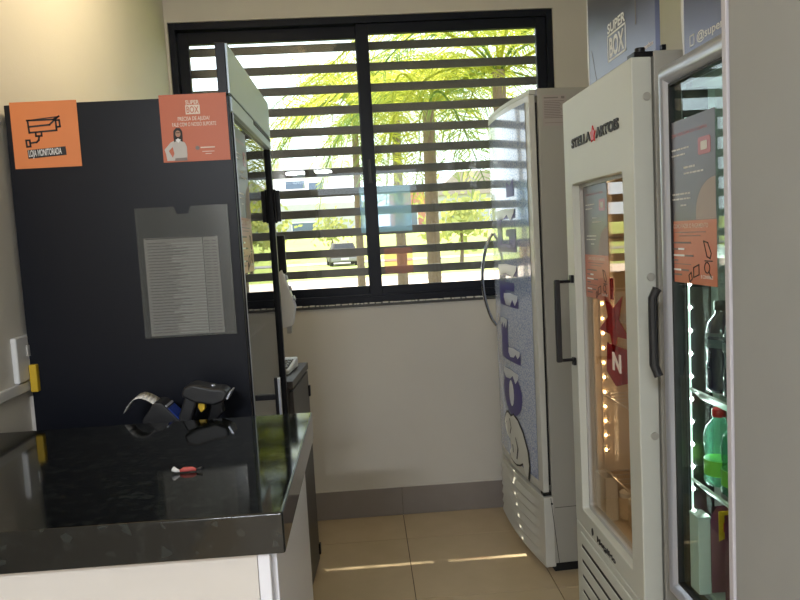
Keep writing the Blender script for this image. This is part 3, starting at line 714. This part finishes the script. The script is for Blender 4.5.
# star film on the glass with a small N
sx_, sz_ = .245, 1.235
pts = [(sx_+(.125 if i % 2 == 0 else .045)*math.cos(-math.pi/2+i*math.pi/5), sz_+(.100 if i % 2 == 0 else .042)*math.sin(-math.pi/2+i*math.pi/5)) for i in range(10)]
pts = [(min(max(p[0], gy0+.010), gy1-.01), p[1]) for p in pts]
obj('star_decal', M().prism(pts, .0282, .0292, 'x'), 'star_film', bc)
obj('star_stem', M().prism([(.235, 1.36), (.265, 1.36), (.262, 1.30), (.238, 1.30)], .0282, .0292, 'x'), 'star_film', bc)
obj('tall_decal', M().prism([(.14, 1.175), (.30, 1.175), (.31, 1.09), (.235, 1.06), (.13, 1.09)], .0282, .0290, 'x'), 'star_film', bc)
fit_face('N', .25, .19, 1.105, .050, bc, 'print_cream', .0275, .01)
# LED column
ld = thing('led_strip', 'column of warm small lights inside the cream beer cooler', 'led strip', (BX+.082, BY+.492, .80))
obj('channel', M().box(-.006, 0, -.05, .006, .005, .95), 'inner_cream', ld)
zz = 0
for k in range(20): obj('led', M().lathe([(.002, -.0035), (.0042, 0), (.002, .0035)], (0, -.004, zz), 8), 'led_warm', ld); zz += .0465
# shelves and contents
for k, zz in enumerate((.74, .985, 1.23, 1.47)):
    m = M()
    for j in range(11): m.box(.075, .055+.040*j, zz, .60, .058+.040*j, zz+.003)
    for xx in (.072, .33, .60): m.box(xx, .05, zz-.004, xx+.005, .495, zz+.0)
    obj('wire_shelf', m, 'wire', bc)
bxo = thing('carton', 'white open cardboard carton at the bottom of the beer cooler', 'box', (BX+.046, BY+.405, .602), .04)
m = M().box(0, 0, 0, .040, .003, .135).box(0, .077, 0, .040, .08, .135).box(0, 0, 0, .003, .08, .135).box(.037, 0, 0, .040, .08, .135).box(0, 0, 0, .040, .08, .004)
obj('carton_walls', m, 'paper', bxo)
m = text_m('Brahma', .018, 0, 0, 0, bold=.02) if False else None
lidk = 0
for k in range(4):
    j = thing('glass_jar', ['short clear glass jar nearest the carton in beer cooler', 'second clear glass jar from the carton in beer cooler', 'third clear glass jar from the carton in beer cooler', 'clear glass jar nearest the door edge in beer cooler'][k], 'jar', (BX+.118+.004*(k % 2), BY+.415-.066*k, .603), 0, 'glass jars at the bottom of the beer cooler')
    obj('jar_body', M().lathe([(.022, 0), (.027, .006), (.027, .060), (.022, .070)], (0, 0, 0), 16), 'inner_cream', j, smooth='auto')
    obj('lid', M().lathe([(.024, .070), (.024, .084), (.020, .087)], (0, 0, 0), 16), 'paper', j, smooth='auto')
for k, (yy, zz) in enumerate(((.10, .99), (.165, .99), (.23, .99), (.12, 1.235), (.19, 1.235))):
    j = thing('dark_bottle', ['dark bottle on upper middle shelf of beer cooler, nearest the door hinge', 'second dark bottle from the hinge on middle shelf of beer cooler', 'third dark bottle from the hinge on middle shelf of beer cooler', 'dark bottle behind the red star decal, nearer the hinge', 'dark bottle behind the red star decal, farther from hinge'][k], 'bottle', (BX+.112, BY+yy, zz+.004), 0, 'dark bottles inside the beer cooler')
    obj('glass_body', M().lathe([(.026, 0), (.028, .01), (.028, .10), (.012, .145), (.011, .18)], (0, 0, 0), 14), 'pet_purple', j, smooth='auto')
    obj('cap', M().lathe([(.013, .18), (.013, .19)], (0, 0, 0), 12), 'silver', j, smooth='auto')
instruction_poster('narrow grey and orange instruction poster on the beer cooler glass', (BX+.0290, BY+.4725, 1.292), -math.pi/2, .205, .335)

# sign on the beer cooler
def header_sign(label, loc, wd, ht, kind):
    t = thing('header_sign', label, 'sign', loc, -math.pi/2)
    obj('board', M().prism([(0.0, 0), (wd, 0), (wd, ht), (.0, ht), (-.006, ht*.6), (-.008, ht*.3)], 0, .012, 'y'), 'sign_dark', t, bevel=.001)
    obj('board_edge', M().prism([(0.0, 0), (.0025, 0), (.0025, ht), (.0, ht), (-.006, ht*.6), (-.0085, ht*.3)], -.0012, .013, 'y'), 'white_plastic', t)
    if kind == 1:
        obj('lettering', fit('SUPER', .168, .300, .130, .025, y=-.001, bold=.03), 'print_white', t)
        m = M().stroke([(.168, .055), (.300, .055), (.300, .123), (.168, .123), (.168, .055)], .005, -.0005)
        obj('logo_box', m, 'print_white', t)
        obj('lettering', fit('BOX', .180, .288, .064, .050, y=-.001, bold=.03), 'print_white', t)
        obj('outline_mark', M().stroke([(.37, .10), (.37, .19), (.47, .22), (.47, .30)], .004, -.0005).stroke([(.03, .12), (.07, .02)], .001, -.0005), 'ink_grey', t)
        obj('lettering', fit('@superbox', .385, .475, .022, .012, y=-.001), 'print_cream', t)
    else:
        obj('lettering', fit('@superbox', .060, .22, .036, .017, y=-.001, bold=.02), 'print_white', t)
        obj('app_mark', M().stroke([(.030, .034), (.048, .034), (.048, .054), (.030, .054), (.030, .034)], .003, -.0005), 'print_white', t)
    return t
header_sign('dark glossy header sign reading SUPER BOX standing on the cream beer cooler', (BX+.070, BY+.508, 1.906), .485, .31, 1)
box_rb = box('sign_support', (BX+.076, BY+.002, 1.906, BX+.086, BY+.014, 1.918), 'black_plastic', None)
tag(box_rb, 'small black clip behind the sign on the beer cooler top', 'clip')

# ================================================================ SILVER GLASS DOOR DRINKS COOLER
GX, GY, GL = .650, 1.135, .378
gc = thing('drinks_cooler', 'drinks cooler with rounded silver door frame and white light strip, right of the beer cooler', 'cooler', (GX, GY, 0))
z0, z1 = .662, 1.833; fwid = .046
def tubeframe(x_c, y0, y1, za, zb, wd, dp, n=12):
    m = M(); prof = [(x_c-dp*math.cos(math.pi*(i/n-.5))*1.0, wd*i/n) for i in range(n+1)]+[(x_c+.03, wd), (x_c+.03, 0)]
    # four mitred bars
    loops = []
    for (cy_, cz_, sy, sz) in ((y0, za, 1, 1), (y1, za, -1, 1), (y1, zb, -1, -1), (y0, zb, 1, -1)):
        loops.append([(p[0], cy_+sy*p[1], cz_+sz*p[1]) for p in prof])
    vs = [q for l in loops for q in l]; k = len(prof); ff = []
    for i in range(4):
        j = (i+1) % 4
        for c in range(k): ff.append((i*k+c, i*k+(c+1) % k, j*k+(c+1) % k, j*k+c))
    return m.add(vs, ff)
obj('door_frame', tubeframe(.012, 0, GL, z0, z1, fwid, .018), 'silver', gc, smooth='auto')
obj('door_gasket', frame_mesh([(fwid-.002, z0+fwid-.002), (GL-fwid+.002, z0+fwid-.002), (GL-fwid+.002, z1-fwid+.002), (fwid-.002, z1-fwid+.002)], rrect(fwid+.003, z0+fwid+.003, GL-fwid-.003, z1-fwid-.003, .002), .004, .030), 'gasket', gc)
box('door_glass', (.010, fwid, z0+fwid, .013, GL-fwid, z1-fwid), 'green_glass', gc)
obj('door_pull', M().tube([(-.012, GL-.004, 1.36), (-.020, GL+.002, 1.34), (-.020, GL+.002, 1.19), (-.012, GL-.004, 1.165)], .010, 10), 'dark_grey_plastic', gc, smooth='auto')
obj('base_panel', M().box(-.004, 0, .06, .04, GL-.004, z0-.014), 'cooler_grey', gc, bevel=.008)
for xx in (.02, .55): box('foot', (xx, GL-.05, 0, xx+.04, GL-.01, .06), 'black_plastic', gc)
for xx in (.02, .55): box('foot', (xx, .01, 0, xx+.04, .05, .06), 'black_plastic', gc)
m = M().box(.045, 0, .06, .68, .03, 1.832).box(.045, GL-.028, .06, .68, GL-.0, 1.832).box(.65, .03, .06, .68, GL-.028, 1.832).box(.045, .03, 1.79, .65, GL-.028, 1.832).box(.045, .03, .06, .65, GL-.028, .70)
obj('body', m, 'cooler_grey', gc, bevel=.003)
LW = GL-.064
m = M().box(.078, LW, .70, .64, GL-.028, 1.79).box(.64, .03, .70, .648, LW, 1.79).box(.046, .031, .70, .64, .036, 1.79).box(.046, .036, .701, .64, LW, .712).box(.046, .036, 1.775, .64, LW, 1.789)
obj('inner_liner', m, 'inner_liner', gc)
box('dark_jamb', (.032, LW-.002, .712, .078, GL-.03, 1.775), 'inner_dark', gc)
m = M()
k = 0
while .74+k*.02 < 1.76: m.box(.098, LW-.002, .74+k*.02, .104, LW, .750+k*.02); k += 1
obj('shelf_rail', M().box(.094, LW-.0015, .72, .108, LW, 1.77), 'wire', gc); obj('rail_slots', m, 'grey_plastic', gc)
ls = thing('led_strip', 'column of white lights inside the silver framed drinks cooler', 'led strip', (GX+.027, GY+LW-.010, .835))
obj('light_line', M().box(-.0015, 0, -.02, .0015, .004, .88), 'led_strip', ls)
for k in range(18): obj('led', M().lathe([(.0015, -.004), (.0040, 0), (.0015, .004)], (0, -.003, k*.0488), 8), 'led_white', ls)
al = bpy.data.lights.new('strip_glow', 'AREA'); al.shape = 'RECTANGLE'; al.size = .02; al.size_y = .9; al.energy = .7; al.color = (.86, 1, .94)
ao = bpy.data.objects.new('strip_glow', al); C.objects.link(ao); ao.parent = ls; ao.location = (.02, -.02, .42); ao.rotation_euler = (math.radians(-90), 0, math.radians(30))
al = bpy.data.lights.new('strip_glow', 'AREA'); al.shape = 'RECTANGLE'; al.size = .02; al.size_y = .9; al.energy = .55; al.color = (1, .78, .5)
ao = bpy.data.objects.new('strip_glow', al); C.objects.link(ao); ao.parent = ld; ao.location = (.02, -.02, .42); ao.rotation_euler = (math.radians(-90), 0, math.radians(30))
def shelf(zz):
    s_ = obj('shelf', M().box(.050, .04, zz, .62, LW-.004, zz+.004), 'clear_glass', gc)
    obj('shelf_lip', M().prism([(.016, zz+.004), (.022, zz+.006), (.048, zz-.020), (.042, zz-.022)], .04, LW-.022, 'y'), 'white_plastic', gc, bevel=.001)
shelf(1.150); shelf(.955); shelf(1.45)
def bottle(name, label, loc, body, kind, h, rr, grp):
    t = thing(name, label, 'bottle', loc, 0, grp)
    obj('bottle_body', M().lathe([(rr*.8, 0), (rr, .006), (rr, h*.30), (rr*.93, h*.34), (rr*.93, h*.42), (rr, h*.50), (rr*1.02, h*.62), (rr*.85, h*.76), (rr*.42, h*.86), (rr*.38, h*.90)], (0, 0, 0), 20), body, t, smooth='auto')
    obj('cap', M().lathe([(rr*.45, h*.90), (rr*.47, h*.91), (rr*.47, h*.985), (rr*.42, h)], (0, 0, 0), 20), 'red_cap' if kind == 'green' else 'inner_dark', t, smooth='auto')
    obj('label_band', M().lathe([(rr*1.015, h*(.14 if kind == 'green' else .50)), (rr*1.015, h*(.34 if kind == 'green' else .66))], (0, 0, 0), 20), 'lime_label' if kind == 'green' else 'pet_label', t, smooth='auto')
    return t
for k in range(3):
    bottle('purple_bottle', ['dark purple plastic bottle nearest the light strip on upper cooler shelf', 'second dark purple bottle from the light strip', 'third dark purple bottle from the light strip', 'fourth dark purple bottle from the light strip'][k], (GX+.064+.001*k, GY+LW-.070-.066*k, 1.155), 'pet_purple', 'purple', .185, .030, 'dark bottles on the upper cooler shelf')
for k in range(3):
    bottle('green_bottle', ['green soft drink bottle with red cap nearest the light strip', 'second green soft drink bottle from the light strip', 'third green soft drink bottle from the light strip', 'fourth green soft drink bottle from the light strip'][k], (GX+.058, GY+LW-.066-.070*k, .960), 'pet_green', 'green', .158, .030, 'green soft drink bottles on the lower cooler shelf')
wb_ = thing('white_box', 'pale grey plastic box at the bottom corner of the drinks cooler', 'box', (GX+.018, GY+LW-.050, .714))
obj('box_body', M().box(0, 0, 0, .027, .040, .165), 'white_plastic', wb_, bevel=.002); obj('box_lid', M().box(-.001, -.001, .165, .028, .041, .170), 'inner_liner', wb_, bevel=.001)
cols = ['snack_purple', 'snack_purple', 'snack_yellow', 'snack_purple']
for k in range(3):
    t = thing('snack_packet', ['purple snack packet with yellow corner beside the pale box in cooler', 'second purple snack packet from the pale box', 'yellow snack packet third from the pale box', 'last purple snack packet from the pale box'][k], 'packet', (GX+.090+.004*k, GY+LW-.045-.045*k, .714), .1*k, 'snack packets at the bottom of the drinks cooler')
    m = M(); vs = []; ff = []; nu, nv = 6, 8
    for s_ in (-1, 1):
        for i in range(nu+1):
            for j in range(nv+1):
                a_ = i/nu; b_ = j/nv; vs.append(((a_-.5)*.085, s_*.016*math.sin(math.pi*a_)**.6*math.sin(math.pi*b_)**.5, b_*.19))
    N = (nu+1)*(nv+1)
    for s_ in (0, 1):
        for i in range(nu):
            for j in range(nv): q = s_*N+i*(nv+1)+j; ff.append((q, q+1, q+nv+2, q+nv+1))
    m.add(vs, ff); obj('pouch', m, cols[k], t, smooth=True)
    obj('printed_band', M().prism([(-.034, .120), (.034, .150), (.034, .185), (-.034, .185)], -.0172, -.0165, 'y'), 'snack_yellow' if k != 2 else 'snack_red', t)
    obj('printed_logo', M().prism([(-.024, .140), (.020, .156), (.020, .170), (-.024, .160)], -.0182, -.0175, 'y'), 'snack_red' if k != 2 else 'snack_yellow', t)
instruction_poster('large grey and orange instruction poster on the silver framed drinks cooler glass', (GX+.0085, 1.490, 1.377), -math.pi/2, .207, .331)
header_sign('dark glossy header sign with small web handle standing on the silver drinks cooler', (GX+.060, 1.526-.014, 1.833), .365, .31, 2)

# ================================================================ TALL PANEL at right edge
tp = thing('upright_freezer', 'tall plain beige grey upright freezer with pale edge trim, cropped at right edge', 'freezer', (.577, .36, 0))
box('cabinet_body', (.052, 0, .06, .72, .742, 2.30), 'tall_panel', tp)
box('door', (.004, 0, .12, .048, .727, 2.30), 'tall_panel', tp, bevel=.002)
box('edge_trim', (0, .728, .06, .050, .742, 2.31), 'panel_edge', tp, bevel=.002)
for yy in (.02, .68):
    for xx in (.07, .66): box('foot', (xx, yy, 0, xx+.04, yy+.04, .06), 'black_plastic', tp)
obj('scratch', M().box(.0074, .566, .918, .0082, .569, .926), 'white_plastic', tp)

# ================================================================ OUTSIDE
struct(box('ground', (-60, D+.30, -.30, 60, 100, -.06), 'grass'))
struct(box('path', (-40, 16, -.06, 40, 29, -.04), 'pavement'))
struct(box('road', (-60, 49, -.05, 60, 54, -.02), 'asphalt'))
m = M().prism([(56, -.06), (75, 2.5), (99, 2.7), (99, -.06)], -60, 60, 'x'); struct(obj('embankment', m, 'lawn_far'))
def frond_mesh(L, droop, seed, nl=54):
    rd = random.Random(seed); m = M(); n = 12; pts = []
    for i in range(n+1):
        t = i/n; pts.append(Vector((L*(t*.92-.22*t*t*droop), 0, L*(.42*t-.95*droop*t*t))))
    m.tube([tuple(p) for p in pts], [.016*(1-.85*i/n)+.003 for i in range(n+1)], 5)
    for i in range(nl):
        t = .14+.86*i/nl; k = min(int(t*n), n-1); fr_ = t*n-k; p = pts[k].lerp(pts[k+1], fr_); d_ = (pts[k+1]-pts[k]).normalized()
        ll = L*.27*(math.sin(math.pi*(.12+.80*t))**.7)*rd.uniform(.85, 1.1)
        for s_ in (-1, 1):
            o_ = Vector((0, s_, 0)); dr = (d_*.62+o_*.70+Vector((0, 0, rd.uniform(-.1, .35)))).normalized()
            e1 = p+dr*ll*.5; e2 = p+dr*ll*.90+Vector((0, 0, -ll*.42)); wd = d_*.0095
            m.add([p-wd*.5, p+wd*.5, e1+wd, e1-wd, e2], [(0, 1, 2, 3), (3, 2, 4)])
    return m
frond_meshes = []
for k in range(3):
    o = obj('palm_frond', frond_mesh(2.5, (.75, .95, 1.15)[k], k), 'palm_leaf' if k != 1 else 'palm_leaf_b'); frond_meshes.append(o.data); bpy.data.objects.remove(o)
def palm(px, py, ht, lean, label, seed, sc_=1.0, nf=15, tr=.085):
    rd = random.Random(seed); t = thing('palm_tree', label, 'palm', (px, py, -.06), 0, 'palms outside the window')
    n = 14; pts = []; rs = []
    for i in range(n+1):
        a = i/n; pts.append((lean*a*a, .02*math.sin(a*5), ht*a)); rs.append(tr*(1.18-.30*a)*(1+.06*(i % 2)))
    obj('trunk', M().tube(pts, rs, 12), 'bark', t, smooth='auto')
    m = M()
    for i in range(26):
        a = i/26; zc = ht*a; xc = lean*a*a; rr = tr*(1.22-.30*a); m.lathe([(rr, zc), (rr*1.03, zc+.01), (rr, zc+.02)], (xc, .02*math.sin(a*5), 0), 10)
    stuff(obj('trunk_rings', m, 'bark', t))
    for i in range(nf):
        o = bpy.data.objects.new('frond', frond_meshes[i % 3]); C.objects.link(o); o.parent = t; o.location = (lean, .0, ht-.05)
        o.rotation_euler = (rd.uniform(-.25, .25), rd.uniform(-.85, .10), 2*math.pi*i/nf+rd.uniform(-.2, .2)); s_ = sc_*rd.uniform(.85, 1.12); o.scale = (s_, s_, s_)
    return t
palm(.954, 9.5, 3.25, .02, 'palm with the thickest trunk, right of the window mullion near the freezer', 1, 1.0, 17, .085)
palm(.66, 12.0, 3.75, .02, 'palm with medium trunk seen through the window just right of the mullion', 2, 1.1, 18, .080)
palm(-.05, 13.0, 3.95, .05, 'palm with slim trunk seen through the window just left of the mullion', 3, 1.0, 17, .065)
palm(1.75, 8.6, 3.5, .0, 'palm mostly hidden behind the ice freezer outside', 4, 1.1, 16, .085)
palm(-2.7, 8.6, 8.6, .9, 'tall leaning palm outside hidden behind the black fridge', 5, 1.1, 18, .085)
def bush(x, y, z_, s_, label, seed, n=260, trunk=True, grp='shrubs beyond the lawn'):
    rd = random.Random(seed); t = thing('shrub', label, 'shrub', (x, y, z_), 0, grp); m = M()
    for i in range(n):
        c = Vector((rd.gauss(0, .36), rd.gauss(0, .36), 1.0+rd.gauss(0, .30)))*s_; a = Vector((rd.uniform(-1, 1), rd.uniform(-1, 1), rd.uniform(-1, 1))).normalized()*s_*.11; b = a.orthogonal().normalized()*s_*.07
        m.add([c-a, c+b, c+a, c-b], [(0, 1, 2, 3)])
    stuff(obj('foliage', m, 'bush_leaf', t))
    obj('stem', M().tube([(0, 0, 0), (.03*s_, 0, .4*s_), (0, 0, .9*s_)], [.05*s_, .035*s_, .02*s_], 6), 'bark', t)
bush(-7.6, 57, .2, 2.6, 'yellow green shrub beyond lawn, left of the parked car', 11)
bush(-2.6, 61, .5, 2.2, 'small yellow green shrub directly behind the parked car', 12)
bush(5.6, 40, -.06, 2.5, 'loose yellow green small tree beyond lawn near the ice freezer', 13)
bush(8.5, 60, .5, 2.6, 'pale shrub before red building far right', 14)
# parked car, rear view
car = thing('car', 'dark parked hatchback seen from behind on the lawn road outside', 'car', (-1.15, 45, -.06), .12)
obj('car_body', M().prism([(-.90, .25), (.90, .25), (.93, .60), (.90, .92), (-.90, .92), (-.93, .60)], 0, 4.0, 'y'), 'car_paint', car, bevel=.08)
obj('cabin', M().add([(-.82, .1, .90), (.82, .1, .90), (.82, 2.8, .90), (-.82, 2.8, .90), (-.64, .45, 1.48), (.64, .45, 1.48), (.64, 2.1, 1.48), (-.64, 2.1, 1.48)], [(0, 3, 2, 1), (4, 5, 6, 7), (0, 1, 5, 4), (1, 2, 6, 5), (2, 3, 7, 6), (3, 0, 4, 7)]), 'car_paint', car, bevel=.05)
obj('rear_window', M().add([(-.66, .13, 1.0), (.66, .13, 1.0), (.55, .38, 1.40), (-.55, .38, 1.40)], [(0, 1, 2, 3)]), 'car_glass', car)
for s_ in (-1, 1):
    box('tail_light', (s_*.86, -.03, .68, s_*.62, .03, .86), 'tail_light', car, bevel=.02)
    for yy in (.7, 3.2): obj('wheel', M().tube([(s_*.93, yy, .33), (s_*.70, yy, .33)], .33, 18), 'tyre', car, bevel=.03)
box('bumper', (-.88, -.06, .30, .88, .04, .55), 'asphalt', car, bevel=.04)
box('number_plate', (-.25, -.075, .40, .25, -.055, .52), 'pale_render', car)
# buildings
def building(name, label, x0, x1, y0, y1, zt, material, wins=(), roof=None, wm='far_window', zb=-.06):
    t = thing(name, label, 'building', ((x0+x1)/2, y0, zb)); hw_ = (x1-x0)/2
    box('wall', (-hw_, 0, 0, hw_, y1-y0, zt-zb), material, t)
    for (a, b, c, d_) in wins: 
        wo = obj('window', M().box(a, -.12, c, b, 0, d_), 'pale_render', t); obj('pane', M().box(a+.15, -.15, c+.15, b-.15, -.11, d_-.15), wm, wo)
    if roof: obj('roof', M().prism([(-hw_-.5, zt-zb), (hw_+.5, zt-zb), (hw_*.5, zt-zb+roof), (-hw_*.5, zt-zb+roof)], -.5, y1-y0+.5, 'y'), 'roof_tile', t)
    return t
building('grey_building', 'long grey building with wide pale doors beyond the green embankment', -19, 1.5, 100, 112, 7.0, 'concrete_wall', ((-8, -3.5, 2.4, 5.0), (-1, 2.5, 2.6, 4.6)))
building('pale_building', 'tall pale building with a ribbon of dark windows far behind grey building', -15, -1.5, 125, 140, 15.5, 'pale_render', ((-4.6, -1.0, 11.0, 12.6), (-.6, 2.0, 10.6, 12.2)))
building('red_building', 'small brick red building seen between the palm trunks', 4.6, 9.2, 100, 112, 8.2, 'brick_red', ((-1.2, 1.2, 3.2, 5.4),))
building('roofed_house', 'grey hip roofed house far behind the right palm', 10.5, 24, 100, 112, 7.2, 'concrete_wall', ((-4.5, -2.5, 2.8, 5.0), (1, 3, 2.8, 5.0)), 3.2)
